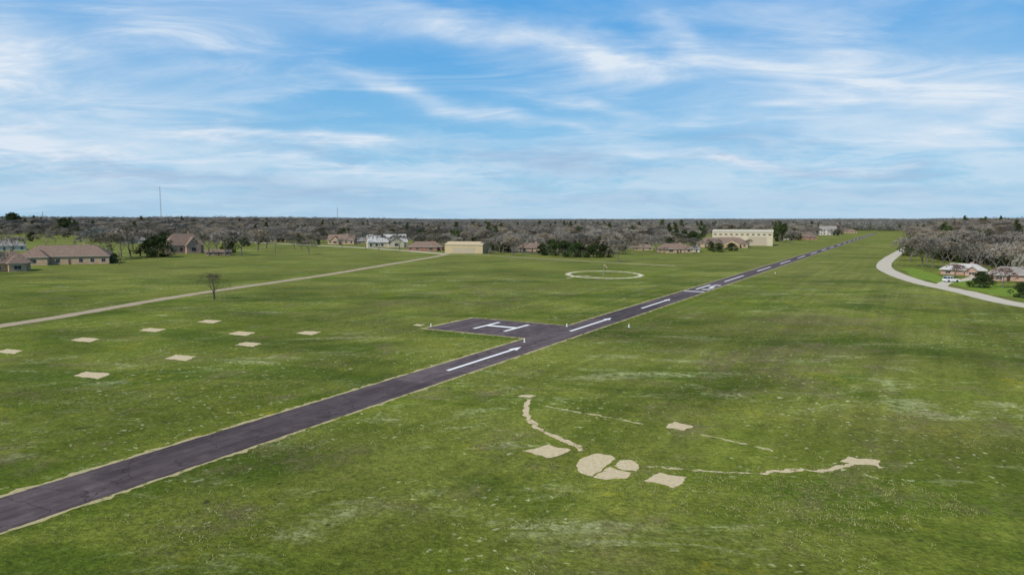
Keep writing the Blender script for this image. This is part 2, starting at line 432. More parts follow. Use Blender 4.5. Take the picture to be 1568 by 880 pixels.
dirt('home_plate_dirt', [(948,704),(966,704),(979,711),(975,721),(958,720),(938,713)], M_dirt, jit=.2)
dirt('home_plate_dirt', [(934,714.5),(955,721),(966,723),(958,731),(930,734),(909,731)], M_dirt, jit=.2)
road('worn_infield_line', [(811,611),(806,622),(806,635),(816,648),(832,660),(858,671),(880,681),(892,690)], .62, .006, M_dirt, .35, 26, .9)
road('worn_infield_line', [(1350,716),(1326,707),(1290,713),(1262,720),(1215,719),(1166,725)], .55, .006, M_dirt, .4, 26, .9)
road('worn_infield_line', [(1166,725),(1100,722),(1050,718),(985,713)], .30, .006, M_dirt_thin, .35, 26, 1.2)
road('worn_infield_line', [(825,619),(880,630),(930,638),(985,649)], .26, .006, M_dirt_thin, .32, 26, 1.2)
road('worn_infield_line', [(1060,662),(1120,675),(1185,690)], .26, .006, M_dirt_thin, .35, 26, 1.2)
dirt('mown_lawn', [(1380,411),(1400,410),(1450,425),(1568,440),(1700,455),(1700,474),(1568,460),(1460,436),(1400,425)], M_lawn, .003, 4, 1.5)

# segmented circle
C = survey(925,420.2); RC = 57/82*H*.97
seg = MB(); sd = MB()
def ringseg(mb, c, r0, r1, a0, a1, z, n=6):
    for i in range(n):
        t0 = a0+(a1-a0)*i/n; t1 = a0+(a1-a0)*(i+1)/n
        mb.poly([(c.x+r*math.cos(t), c.y+r*1.3*math.sin(t), z) for r, t in ((r0,t0),(r1,t0),(r1,t1),(r0,t1))])
NS = 22
for i in range(NS):
    a0 = 2*math.pi*i/NS; a1 = a0+2*math.pi/NS*random.uniform(.45,.85)
    if i in (6,7): continue
    ringseg(seg, C, RC-.42, RC+.42, a0, a1, .012)
ringseg(sd, C, RC-1.1, RC+1.1, 0, 2*math.pi, .005, 90)
seg.obj('segmented_circle', [M_ringp]); sd.obj('segmented_circle_base', [M_dirt_thin])
road('worn_infield_line', [(868,426),(890,421.5),(905,423.5),(925,425)], .9, .0065, M_dirt, .4, 12)
def windsock(loc):
    e = empty('windsock', loc)
    m = MB(); m.tube((0,0,0),(0,0,3.6),.07,.04,8,0,True); m.box(-.5,.5,-.5,.5,0,.08); m.obj('pole', [M_steel], e)
    m = MB()
    for i in range(5):
        x0 = i*.32; x1 = x0+.32
        m.tube((x0,0,3.45-.05*i*i),(x1,0,3.45-.05*(i+1)**2),.24-.03*i,.24-.03*(i+1),10,i % 2)
    m.obj('sock', [M_orange, M_ringp], e)
windsock((C.x-.3, C.y, 0))
def edge_marker(px, py):
    p = survey(px, py); e = empty('runway_edge_marker', (p.x, p.y, 0))
    m = MB(); m.tube((0,0,0),(0,0,.5),.14,.09,8,0,True); m.tube((0,0,.5),(0,0,.65),.11,.04,8,0,True); m.obj('cone', [M_ringp], e)
    m = MB(); m.box(-.25,.25,-.25,.25,0,.05); m.obj('base', [M_steel], e)
for p in ((963,501),(803,524),(660,500),(1187,419),(868,500)): edge_marker(*p)

# ------------------------------------------------------------------ buildings
excl = []
def window(f, g, x, z, w, h, y, axis='y', sgn=-1):
    if axis == 'y':
        y0, y1 = sorted((y, y+sgn*.05)); f.box(x-w/2-.09, x+w/2+.09, y0, y1, z-.09, z+h+.09)
        y0, y1 = sorted((y+sgn*.052, y+sgn*.075)); g.box(x-w/2, x-.04, y0, y1, z, z+h); g.box(x+.04, x+w/2, y0, y1, z, z+h)
    else:
        y0, y1 = sorted((y, y+sgn*.05)); f.box(y0, y1, x-w/2-.09, x+w/2+.09, z-.09, z+h+.09)
        y0, y1 = sorted((y+sgn*.052, y+sgn*.075)); g.box(y0, y1, x-w/2, x-.04, z, z+h); g.box(y0, y1, x+.04, x+w/2, z, z+h)
def roof_hip(m, x0, x1, y0, y1, z, h, ov=.6):
    x0 -= ov; x1 += ov; y0 -= ov; y1 += ov; t = .2
    m.box(x0, x1, y0, y1, z, z+t, 1)
    z += t+.003
    w, d = x1-x0, y1-y0
    if w >= d: a, b = (x0+d*.45, (y0+y1)/2, z+h), (x1-d*.45, (y0+y1)/2, z+h)
    else: a, b = ((x0+x1)/2, y0+w*.45, z+h), ((x0+x1)/2, y1-w*.45, z+h)
    A, B, C_, D = (x0,y0,z),(x1,y0,z),(x1,y1,z),(x0,y1,z)
    if w >= d:
        m.poly([A,B,b,a]); m.poly([B,C_,b]); m.poly([C_,D,a,b]); m.poly([D,A,a])
    else:
        m.poly([A,B,a]); m.poly([B,C_,b,a]); m.poly([C_,D,b]); m.poly([D,A,a,b])
def roof_gable(m, wall, x0, x1, y0, y1, z, h, axis='x', ov=.5, t=.16):
    if axis == 'x':
        ym = (y0+y1)/2; k = h/((y1-y0)/2)
        for sx in (x0, x1): wall.poly([(sx,y0,z),(sx,y1,z),(sx,ym,z+h)])
        ends = ((-1,y0-ov),(1,y1+ov))
    else:
        xm = (x0+x1)/2; k = h/((x1-x0)/2)
        for sy in (y0, y1): wall.poly([(x0,sy,z),(x1,sy,z),(xm,sy,z+h)])
        ends = ((-1,x0-ov),(1,x1+ov))
    for s_, e_ in ends:
        ze = z-ov*k
        if axis == 'x': q = [(x0-ov,e_,ze),(x1+ov,e_,ze),(x1+ov,ym,z+h),(x0-ov,ym,z+h)]
        else: q = [(e_,y0-ov,ze),(e_,y1+ov,ze),(xm,y1+ov,z+h),(xm,y0-ov,z+h)]
        q2 = [(a,b,c+t) for a,b,c in q]
        m.poly(q2); m.poly(q[::-1])
        for i in range(4): j = (i+1) % 4; m.poly([q[i],q[j],q2[j],q2[i]], 1)
def house(name, px, py, wpx, hpx, yaw=0, roof='hip', wall=M_tan, rf=M_roofb, depth=None, wing=None, wallk=.42, chimney=True, storeys=1):
    p = survey(px, py); mpp = p.y/F
    w = wpx*mpp; ht = hpx*mpp; d = depth or min(max(.5*w, 7), 15)
    wh = ht*wallk; rh = ht-wh-.2
    yaw = yaw-math.atan2(p.x, p.y)*.8
    e = empty(name, (p.x,p.y,terrain(p.x,p.y)), yaw); excl.append((p.x, p.y+d*.5, max(w, d)*.60+2))
    W = MB(); R = MB(); Fm = MB(); G = MB()
    x0, x1 = -w/2, w/2
    W.box(x0, x1, 0, d, -.5, wh)
    if roof == 'hip': roof_hip(R, x0, x1, 0, d, wh, rh)
    else: roof_gable(R, W, x0, x1, 0, d, wh+.002, rh, 'x' if roof == 'gable' else 'y')
    if wing:
        cx, ww, out, kind = wing; cx *= w; ww *= w
        W.box(cx-ww/2, cx+ww/2, -out, -.003, -.5, wh*.985)
        if kind == 'gable': roof_gable(R, W, cx-ww/2, cx+ww/2, -out, d*.45, wh*.99, rh*.72, 'y', .45)
        else: roof_hip(R, cx-ww/2, cx+ww/2, -out, d*.45, wh*.985, rh*.74, .55)
        window(Fm, G, cx, .3*wh, min(2.4, ww*.4), .45*wh, -out)
    n = max(2, int(w/4.2))
    for st in range(storeys):
        zb = wh/storeys*st
        for i in range(n):
            x = x0+w*(i+.5)/n
            if wing and abs(x-cx) < ww/2+.9: continue
            if st == 0 and i == n//2:
                Fm.box(x-.6, x+.6, -.05, -.0, 0, wh/storeys*.75)
                D = MB(); D.box(x-.5, x+.5, -.08, -.052, .02, wh/storeys*.72); D.obj('door', [M_doorm], e); continue
            window(Fm, G, x, zb+.28*wh/storeys, 1.5, .45*wh/storeys, 0)
        for y in (d*.3, d*.7):
            window(Fm, G, y, zb+.3*wh/storeys, 1.2, .42*wh/storeys, x0, 'x', -1)
            window(Fm, G, y, zb+.3*wh/storeys, 1.2, .42*wh/storeys, x1, 'x', 1)
    W.obj('walls', [wall], e); R.obj('roof', [rf, M_trim], e)
    Fm.obj('window_frames', [M_trim], e); G.obj('window_panes', [M_glass], e)
    if chimney:
        K = MB(); cx2 = w*.18; K.box(cx2-.55, cx2+.55, d*.62-.45, d*.62+.45, wh, wh+rh*1.22); K.box(cx2-.65, cx2+.65, d*.62-.55, d*.62+.55, wh+rh*1.22, wh+rh*1.22+.18)
        K.obj('chimney', [wall], e)
    return e
def hangar(name, px, py, wpx, hpx, yaw, wall, rf, depth, doors=1, rk=.28, axis='x', strips=False):
    p = survey(px, py); mpp = p.y/F; w = wpx*mpp; ht = hpx*mpp; wh = ht*(1-rk); rh = ht*rk
    e = empty(name, p, yaw-math.atan2(p.x, p.y)*.8); excl.append((p.x, p.y+depth*.5, max(w, depth)*.60+3))
    W = MB(); R = MB(); D = MB(); T = MB(); G = MB()
    W.box(-w/2, w/2, 0, depth, 0, wh)
    roof_gable(R, W, -w/2, w/2, 0, depth, wh+.002, rh, axis, .35, .12)
    nr = int(w/1.2)
    for i in range(nr+1):
        x = -w/2+w*i/nr; T.box(x-.04, x+.04, -.03, -.0, .0, wh-.3)
    for k_ in range(doors):
        cx = (-w/2)+w*(k_+.5)/doors; dw = w/doors*.6
        D.box(cx-dw/2, cx+dw/2, -.10, -.035, .02, wh*.66)
        for j in range(1, 5): T.box(cx-dw/2, cx+dw/2, -.12, -.102, wh*.66*j/5-.03, wh*.66*j/5+.03)
    if strips:
        for j in range(11):
            x = -w*.45+w*.9*j/10; G.box(x-w*.022, x+w*.022, -.08, -.035, wh*.78, wh*.86)
        G.obj('clerestory_windows', [M_glass], e)
    W.obj('walls', [wall], e); R.obj('roof', [rf, M_trim], e); D.obj('doors', [M_gdoor], e); T.obj('cladding_ribs', [wall], e)
    return e
house('brick_house', 8, 416, 66, 30, .25, 'hip', M_tan, M_roofb, wing=(.22,.34,3,'hip'))
house('brick_house', 98, 405, 122, 29, -.12, 'hip', M_tan, M_roofb, wing=(-.30,.30,4,'hip'))
house('brick_house', 0, 384, 66, 17, .1, 'hip', M_white, M_roofg, chimney=False)
house('brick_house', 285, 388, 52, 30, .35, 'hip', M_pink, M_roofb, wing=(.18,.4,3,'gable'))
house('garage_building', 335, 391, 36, 9, .1, 'gable', M_pink, M_roofb, chimney=False, wallk=.6)
house('brick_house', 131, 361, 26, 10, .1, 'gable', M_white, M_roofg, chimney=False)
house('farmhouse', 60, 358, 34, 8, .1, 'gable', M_tan, M_roofb, chimney=False)
house('brick_house', 316, 364, 44, 12, .2, 'hip', M_white, M_roofg, chimney=False)
house('brick_house', 522, 374, 40, 15, -.2, 'gable', M_tan, M_roofb, wing=(-.2,.3,3,'gable'))
house('metal_roof_house', 594, 379, 60, 20, .2, 'gable', M_metalw, M_roofw, wing=(.2,.4,3,'gable'), chimney=False)
house('brick_house', 650, 384, 54, 14, -.1, 'hip', M_red, M_roofb, wing=(.2,.35,4,'hip'))
hangar('metal_hangar', 710, 388, 60, 17.5, -.28, M_metal, M_metal, 15, 1, .25)
house('brick_house', 815, 385, 38, 13, .1, 'hip', M_tan, M_roofb)
house('brick_house', 912, 384, 38, 10, .1, 'hip', M_pink, M_roofb, chimney=False)
house('brick_house', 1036, 387, 50, 14, .2, 'hip', M_tan, M_roofb, wing=(-.2,.35,3,'hip'))
house('brick_house', 1105, 379, 76, 15, -.15, 'hip', M_tan, M_roofb, wing=(.2,.3,3,'gable'))
hangar('large_hangar', 1136, 376, 88, 24, -.10, M_metalw, M_metalw, 26, 2, .14, 'x', True)
house('brick_house', 1232, 367, 36, 11, .1, 'hip', M_red, M_roofb)
house('two_storey_house', 1268, 360, 24, 14, .1, 'gable', M_white, M_roofg, storeys=2, wallk=.65, chimney=False)
house('brick_house', 1301, 357, 20, 6, .1, 'hip', M_tan, M_roofb, chimney=False)
house('brick_house', 1474, 421, 58, 17, -.15, 'hip', M_pink, M_roofw, wing=(.2,.3,3,'gable'))
house('brick_house', 1548, 430, 64, 21, -.3, 'hip', M_pink, M_roofg, wing=(-.2,.3,3,'hip'))
house('brick_house', 430, 370, 30, 10, .1, 'hip', M_tan, M_roofb, chimney=False)
house('brick_house', 560, 373, 28, 10, .2, 'gable', M_tan, M_roofg, chimney=False)
house('brick_house', 985, 383, 30, 9, .1, 'hip', M_tan, M_roofb, chimney=False)
house('garden_shed', 1062, 386, 18, 9, -.1, 'gable', M_white, M_roofg, chimney=False, wallk=.55)
house('brick_house', 1205, 367, 22, 8, .1, 'gable', M_white, M_roofg, chimney=False)
house('brick_house', 205, 372, 34, 10, .1, 'hip', M_white, M_roofg, chimney=False)

def suv(px, py, yaw):
    p = survey(px, py); e = empty('parked_suv', p, yaw)
    body = MB(); prof = [(-2.35,.35),(-2.42,.75),(-2.3,1.05),(-1.9,1.12),(-1.55,1.15),(1.0,1.15),(1.25,1.12),(2.2,.98),(2.4,.75),(2.42,.35)]
    def ext(mb, prof, y0, y1, m):
        a = [(x, y0, z) for x, z in prof]; b = [(x, y1, z) for x, z in prof]
        mb.poly(a, m); mb.poly(b[::-1], m)
        for i in range(len(prof)):
            j = (i+1) % len(prof); mb.poly([a[j], a[i], b[i], b[j]], m)
    ext(body, prof, -.95, .95, 0)
    o = body.obj('body', [M_carw], e); bv = o.modifiers.new('b', 'BEVEL'); bv.width = .07; bv.segments = 2
    cab = MB(); ext(cab, [(-2.2,1.16),(-1.95,1.72),(.35,1.76),(1.15,1.16)], -.84, .84, 0); cab.obj('cabin_glass', [M_glass], e)
    rf = MB(); rf.box(-2.0,.42,-.86,.86,1.765,1.83)
    for x in (-2.05,-.95,.0):
        for s_ in (-.87,.87): rf.box(x-.05,x+.05,s_-.02,s_+.02,1.13,1.76)
    rf.obj('roof_panel', [M_carw], e)
    w = MB()
    for x in (-1.5,1.5):
        for y in (-.9,.9): w.tube((x,y-.13,.37),(x,y+.13,.37),.37,.37,16,0,True)
    w.obj('wheels', [M_tyre], e)
suv(1456, 431.5, .1)

def pole(px, py, hpx):
    p = survey(px, py); h = hpx*p.y/F; e = empty('utility_pole', p, .4)
    m = MB(); m.tube((0,0,0),(0,0,h),.17,.11,8,0,True); m.obj('post', [M_wood], e)
    m = MB(); m.box(-1.1,1.1,-.16,-.06,h-.9,h-.75); m.box(.25,.55,-.3,-.13,h-2.2,h-1.3); m.obj('crossarm', [M_wood], e)
for a in ((422,391,20),(183,406,22),(520,372,16),(968,372,10)): pole(*a)
def mast(px, dist, top, w=1.4):
    az = azel(px, 338)[0]; x, y = dist*math.sin(az), dist*math.cos(az); z = terrain(x, y)
    h = H+(338-top)/F*y-z; e = empty('radio_mast', (x, y, z))
    m = MB(); c = [(w/2,0),(-w/4,w*.43),(-w/4,-w*.43)]
    n = int(h/3)
    for i in range(3): m.tube((c[i][0],c[i][1],0),(c[i][0],c[i][1],h),.13,.13,4)
    for k in range(n):
        for i in range(3):
            j = (i+1) % 3; m.tube((c[i][0],c[i][1],h*k/n),(c[j][0],c[j][1],h*(k+1)/n),.06,.06,3)
    m.tube((0,0,h),(0,0,h+3),.1,.05,4); m.obj('lattice', [M_steel], e)
mast(247, 1500, 287, 1.6); mast(66, 1400, 325, 1.2); mast(517, 1300, 318, 1.4)

# ------------------------------------------------------------------ trees
TWW = .05
def grow(mb, rng, p, d, L, r, depth, maxd, tw):
    nseg = 2 if depth < maxd else 1
    for k in range(nseg):
        q = p+d*(L/nseg); r2 = r*.82
        mb.tube(p, q, r, r2, 5 if depth < 2 else 3, 0 if depth < 3 else 1)
        p = q; r = r2
        d = (d+Vector((rng.uniform(-1,1),rng.uniform(-1,1),rng.uniform(-.4,.7)))*.20).normalized()
    if depth == maxd:
        for k in range(tw):
            dd = (d+Vector((rng.uniform(-1,1),rng.uniform(-1,1),rng.uniform(-.6,1)))*.9).normalized()
            l = L*rng.uniform(.5,1.1); q = p-d*L*rng.uniform(0,.8); s = dd.orthogonal().normalized()*TWW
            mb.poly([q-s, q+s, q+dd*l], 1)
        return
    nb = rng.choice((3,3,4)) if depth < 2 else rng.choice((2,3,3))
    ax = d.orthogonal().normalized(); ph = rng.uniform(0, 6.28)
    for k in range(nb):
        an = ph+6.283*k/nb+rng.uniform(-.5,.5)
        side = Matrix.Rotation(an, 3, d) @ ax
        nd = (d+side*rng.uniform(.45,.95)+Vector((0,0,.12))).normalized()
        grow(mb, rng, p, nd, L*rng.uniform(.66,.86), r*rng.uniform(.55,.72), depth+1, maxd, tw)
def bare_tree_mesh(name, seed, h, maxd=5, tw=5, tww=.05, trunk=.22, mats=None):
    global TWW; TWW = tww
    rng = random.Random(seed); mb = MB()
    grow(mb, rng, Vector((0,0,-.2)), Vector((rng.uniform(-.08,.08),rng.uniform(-.08,.08),1)).normalized(), h*.25, trunk, 0, maxd, tw)
    k = h/max(v[2] for v in mb.v)
    mb.v = [(x*k, y*k, z*k) for x, y, z in mb.v]
    return mb.mesh(name, mats or [M_bark, M_twig])
def leaf(mb, rng, p, s, m=1):
    n = Vector((rng.gauss(0,1),rng.gauss(0,1),rng.gauss(0,1)+.6)).normalized(); u = n.orthogonal().normalized(); u = Matrix.Rotation(rng.uniform(0,6.28),3,n) @ u; v = n.cross(u)
    mb.poly([p+u*s, p+v*s*.6, p-u*s, p-v*s*.6], m)
def leafy_mesh(name, seed, h, w, mat, lobes=34, per=110, ls=.28, z0=.12):
    rng = random.Random(seed); mb = MB()
    mb.tube((0,0,-.2),(0,0,h*.45),.28,.16,7,0)
    for k in range(lobes):
        a = rng.uniform(0,6.28); zt = rng.uniform(z0, .96); prof = math.sin(math.pi*min(1,(zt+.08)**.8))**.6
        rr_ = w/2*prof*math.sqrt(rng.uniform(.1,1))*rng.uniform(.75,1.1)
        c = Vector((rr_*math.cos(a), rr_*math.sin(a), zt*h*.93)); lr = rng.uniform(.10,.2)*w
        mb.tube((0,0,h*.25*rng.uniform(.4,1.4)), c, .09, .03, 3, 0)
        for j in range(per):
            v = Vector((rng.gauss(0,1),rng.gauss(0,1),rng.gauss(0,.75))).normalized()*lr*rng.uniform(.55,1.05)
            leaf(mb, rng, c+v, ls*rng.uniform(.6,1.3))
    return mb.mesh(name, [M_bark, mat])
def pine_mesh(name, seed, h):
    rng = random.Random(seed); mb = MB(); mb.tube((0,0,-.2),(0,0,h*.97),.26,.05,7,0)
    for k in range(46):
        z = h*rng.uniform(.38,.98); L = (1-z/h)*h*.30+.6; a = rng.uniform(0,6.28); L *= rng.uniform(.6,1.1)
        q = Vector((L*math.cos(a), L*math.sin(a), z+L*.18)); mb.tube((0,0,z), q, .06, .02, 3, 0)
        for j in range(70):
            t = rng.uniform(.3,1.05); c = Vector((0,0,z)).lerp(q, t)+Vector((rng.gauss(0,.3),rng.gauss(0,.3),rng.gauss(0,.22))); leaf(mb, rng, c, .24*rng.uniform(.6,1.3))
    return mb.mesh(name, [M_bark, M_cedar])
B1 = bare_tree_mesh('bare_a', 1, 10, 5, 7, .09, .26); B2 = bare_tree_mesh('bare_b', 5, 10, 5, 7, .09, .26, [M_bark, M_twigb]); B3 = bare_tree_mesh('bare_c', 11, 10, 5, 7, .09, .26)
BR = bare_tree_mesh('bare_red', 21, 8, 5, 7, .09, mats=[M_bark, M_twigr])
E1 = leafy_mesh('oak_a', 3, 9, 10, M_everg); E2 = leafy_mesh('cedar_a', 8, 8, 6, M_cedar, 30, 110, .24, .06)
P1 = pine_mesh('pine_a', 4, 14)
def clump_mesh(name, seed):
    rng = random.Random(seed); mb = MB()
    for k in range(24):
        cx, cy = rng.uniform(-23,23), rng.uniform(-23,23); hh = rng.uniform(7,16); w = rng.uniform(3.2,5.5); ev = rng.random() < .10
        mb.tube((cx,cy,-1),(cx,cy,hh*.6),.3,.12,3,0)
        for j in range(150):
            v = Vector((rng.gauss(0,1),rng.gauss(0,1),rng.gauss(0,1))).normalized()*rng.uniform(.4,1.05)
            p = Vector((cx+v.x*w, cy+v.y*w, hh*.62+v.z*hh*.38))
            leaf(mb, rng, p, rng.uniform(.35,.85), 2 if ev else 1)
    return mb.mesh(name, [M_bark, M_far_hazed, M_cedar])
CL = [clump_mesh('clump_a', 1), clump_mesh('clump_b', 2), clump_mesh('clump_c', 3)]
def instancer(name, mesh, pts):
    mb = MB()
    for x, y, z, s, a in pts:
        c, q = math.cos(a)*s/2, math.sin(a)*s/2
        mb.poly([(x-c+q, y-q-c, z), (x+c+q, y+q-c, z), (x+c-q, y+q+c, z), (x-c-q, y-q+c, z)])
    o = mb.obj(name, [M_bark]); o.instance_type = 'FACES'; o.use_instance_faces_scale = True; o.instance_faces_scale = 1
    o.show_instancer_for_render = False; o.show_instancer_for_viewport = False
    ch = bpy.data.objects.new(mesh.name+'_tree', mesh); sc.collection.objects.link(ch); ch.parent = o
    return o
near = {k: [] for k in range(6)}
def okpos(x, y): return all((x-a)**2+(y-b)**2 > r*r for a, b, r in excl)
def species():
    u = random.random(); return 0 if u < .30 else 1 if u < .58 else 2 if u < .87 else 4 if u < .92 else 3 if u < .98 else 5
cnt = 0
while cnt < 14000:
    az = random.uniform(-.80,.80); r = math.sqrt(random.uniform(230**2, 1600**2))
    e = edge_r(az)+10*noise.noise(Vector((az*60, 2, 0)))
    if r < e: continue
    x, y = r*math.sin(az), r*math.cos(az)
    if not okpos(x, y): continue
    o_ = x*RN.x+y*RN.y
    if OL-35 < o_ < OR+22 and r < 1450: continue
    dens = noise.noise(Vector((x*.006, y*.006, 7)))
    if dens < -.30 and r < 1100: cnt += 1; continue
    k = species()
    s_ = random.uniform(.85,1.5)*(1.0 if k < 3 else .95)*(1+.25*noise.noise(Vector((x*.01,y*.01,2))))
    near[k].append((x, y, terrain(x, y), s_, random.uniform(0,6.28))); cnt += 1
# denser stand beyond the right-hand road
for i in range(900):
    az = azel(random.uniform(1396,1800), 340)[0]; r = edge_r(az)*(1+.9*random.random()**1.6)
    x, y = r*math.sin(az), r*math.cos(az)
    if not okpos(x, y) or x*RN.x+y*RN.y < OR+24: continue
    near[species()].append((x, y, terrain(x, y), random.uniform(.8,1.25), random.uniform(0,6.28)))
# garden and hedgerow trees in front of the woodland edge
for i in range(560):
    px = random.choice((random.uniform(130,700), random.uniform(130,700), random.uniform(940,1330), random.uniform(-60,130)))
    az = azel(px, 340)[0]; e = edge_r(az); r = e-abs(random.gauss(0, .11))*e
    x, y = r*math.sin(az), r*math.cos(az); o_ = x*RN.x+y*RN.y
    if not okpos(x, y) or (OL-30 < o_) or noise.noise(Vector((x*.02, y*.02, 4))) < -.05: continue
    if px < 130 and r < 560: continue
    k = random.choice((0,1,2,0,1,2,0,2,3,4,1)); near[k].append((x, y, terrain(x, y), random.uniform(.65,1.05), random.uniform(0,6.28)))
for k, me in enumerate((B1,B2,B3,E1,E2,P1)): instancer('woodland', me, near[k])
far = [[], [], []]
for i in range(13000):
    az = random.uniform(-.85,.85); r = math.sqrt(random.uniform(1500**2, 6500**2))
    x, y = r*math.sin(az), r*math.cos(az); z = terrain(x, y)
    far[i % 3].append((x, y, z-.5, random.uniform(.8,1.4), random.uniform(0,6.28)))
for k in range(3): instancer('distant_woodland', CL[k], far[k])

def tree(name, mesh, px, py, hpx, base_h, wide=1.0):
    p = survey(px, py); s_ = hpx*p.y/F/base_h
    o = bpy.data.objects.new(name, mesh); sc.collection.objects.link(o)
    o.location = (p.x, p.y, terrain(p.x, p.y)); o.scale = (s_*wide, s_*wide, s_); o.rotation_euler[2] = random.uniform(0,6.28)
hero = bare_tree_mesh('oak_hero', 33, 7, 6, 3, .020, .30, [simple('dark_bark', (.05,.04,.033), (.09,.075,.06), 3, .95), leafmat('dark_twigs', [(.05,.042,.035),(.09,.075,.06)])])
tree('bare_oak_tree', hero, 328, 458, 44, 7, .9)
bares = [(150,398,52),(163,398,44),(172,396,48),(186,394,40),(200,394,52),(215,392,46),(320,392,40),(333,390,44),(345,392,46),(370,392,42),(395,384,34),(408,380,32),
 (470,372,28),(495,373,26),(545,377,24),(560,380,26),(580,384,28),(612,383,26),(635,377,24),(668,376,26),(748,390,28),(765,388,30),(785,392,32),(800,388,34),(822,390,30),
 (960,386,28),(985,386,30),(1005,388,28),(1048,389,26),(1064,386,24),(1092,384,20),(1148,382,16),(1215,374,24),(1240,372,20),(1250,366,18),(1285,362,14),
 (1395,400,40),(1412,408,46),(1428,410,48),(1444,412,50),(1455,413,46),(1482,416,48),(1497,418,50),(1512,420,48),(1525,421,48),(1540,424,52),(1558,428,52),(1575,436,50),(1420,402,44),(1500,410,46),(20,392,34),(-5,420,40),(70,380,22)]
for i, (x, y, h) in enumerate(bares): tree('bare_tree', (B1,B2,B3)[i % 3], x, y, h, 10, random.uniform(.9,1.2))
tree('redbud_tree', BR, 1536, 441, 34, 8, 1.2); tree('redbud_tree', BR, 1462, 425, 22, 8, 1.2)
for x, y, h, w in ((238,394,32,1.5),(228,393,26,1.2),(352,387,26,1.0),(863,393,24,1.5),(885,394,22,1.6),(908,394,20,1.6),(925,394,18,1.5),(845,391,24,1.2),(755,384,24,1),(1100,386,14,1.5),(1500,440,24,1.4),(1566,456,24,1.3),(1395,392,30,1.1),(1546,418,34,1.2),(98,362,24,1.3),(20,358,24,1.3),(1120,384,12,1.6),(1060,376,22,1.2),(1215,368,18,1.3)):
    tree('live_oak_tree', E1, x, y, h, 9, w)
for x, y, h, w in ((700,374,24,1.0),(175,403,17,1.3),(262,386,20,1),(830,391,20,1.2),(1048,372,22,1),(1088,384,16,1.2),(610,378,14,1.3),(1195,370,28,1.0),(1390,386,16,1.3),(1516,436,18,1.2),(692,372,22,1.1),(770,386,22,1.2)):
    tree('cedar_tree', E2, x, y, h, 8, w)
for x, y, h in ((1024,372,30),(1034,374,32),(1193,372,33),(1200,372,30),(1186,370,26),(1078,366,22)):
    tree('pine_tree', P1, x, y, h, 14)

# ------------------------------------------------------------------ grass tufts in the nearer field
def tuft_mesh(name, seed):
    rng = random.Random(seed); mb = MB()
    for k in range(22):
        a = rng.uniform(0,6.28); r = rng.uniform(0,.26); x, y = r*math.cos(a), r*math.sin(a); h = rng.uniform(.03,.08); l = rng.uniform(-.09,.09), rng.uniform(-.09,.09)
        b = rng.uniform(0,3.14); dx, dy = .025*math.cos(b), .025*math.sin(b)
        mb.poly([(x-dx,y-dy,0),(x+dx,y+dy,0),(x+l[0],y+l[1],h)], 0)
    return mb.mesh(name, [M_tuft])
pts = []
while len(pts) < 6000:
    y = 28+110*random.random()**1.4; x = random.uniform(-.85,.85)*y
    o_ = x*RN.x+y*RN.y
    if OL-.6 < o_ < OR+.6: continue
    s_ = x*RD.x+y*RD.y
    if pa-1 < s_ < pb+1 and ph0-1 < o_ < OR: continue
    if noise.noise(Vector((x*.07, y*.07, 8)))+.5*noise.noise(Vector((x*.4, y*.4, 8))) < random.uniform(.0,.5): continue
    if any((x-a)**2+(y-b)**2 < (r*.95)**2 for a, b, r in patch_c): continue
    pts.append((x, y, 0, random.uniform(.6,1.4), random.uniform(0,6.28)))
instancer('grass_tufts', tuft_mesh('tuft', 1), pts)

# ------------------------------------------------------------------ sky + light
S = Vector((-.55,-.62,.80)).normalized()
el = math.asin(S.z); azs = math.atan2(S.x, S.y)
w = bpy.data.worlds.new("World"); sc.world = w; w.use_nodes = True
t = NT(w.node_tree); bg = t.n['Background']
sky = t.new('ShaderNodeTexSky', sky_type='NISHITA'); sky.sun_disc = False; sky.sun_elevation = el; sky.sun_rotation = azs
sky.air_density = 1.0; sky.dust_density = .6; sky.ozone_density = 2.5
gen = t.new('ShaderNodeTexCoord').outputs['Generated']
sx = t.new('ShaderNodeSeparateXYZ'); t.l.new(gen, sx.inputs[0])
az_ = t.math('ARCTAN2', sx.outputs[0], sx.outputs[1]); el_ = t.math('ARCSINE', sx.outputs[2])
blue = t.mix(t.ss(el_, .0, .32), (2.6,5.8,8.3), (.68,3.75,8.1))
base = t.mix(t.ss(el_, .45, 1.0, .84, 0), sky.outputs[0], blue)
cb = t.new('ShaderNodeCombineXYZ'); t.l.new(az_, cb.inputs[0]); t.l.new(el_, cb.inputs[1])
ae = cb.outputs[0]
wn = t.new('ShaderNodeTexNoise'); wn.inputs['Scale'].default_value = 7; wn.inputs['Detail'].default_value = 5
t.l.new(t.mapping(gen, scale=(1,1,2.5)), wn.inputs['Vector'])
sb_ = t.new('ShaderNodeVectorMath', operation='SUBTRACT'); t.l.new(wn.outputs['Color'], sb_.inputs[0]); sb_.inputs[1].default_value = (.5,.5,.5)
sm2 = t.new('ShaderNodeVectorMath', operation='MULTIPLY'); t.l.new(sb_.outputs[0], sm2.inputs[0]); sm2.inputs[1].default_value = (.12,.06,0)
ad = t.new('ShaderNodeVectorMath', operation='ADD'); t.l.new(ae, ad.inputs[0]); t.l.new(sm2.outputs[0], ad.inputs[1])
wae = ad.outputs[0]
def blob(x0, y0, x1, y1, thick, strength):
    a0 = azel(x0, y0); a1 = azel(x1, y1)
    dx, dy = a1[0]-a0[0], a1[1]-a0[1]
    return t.gauss(wae, (a0[0]+a1[0])/2, (a0[1]+a1[1])/2, math.atan2(dy,dx), math.hypot(dx, dy)*.55, thick/F, strength)
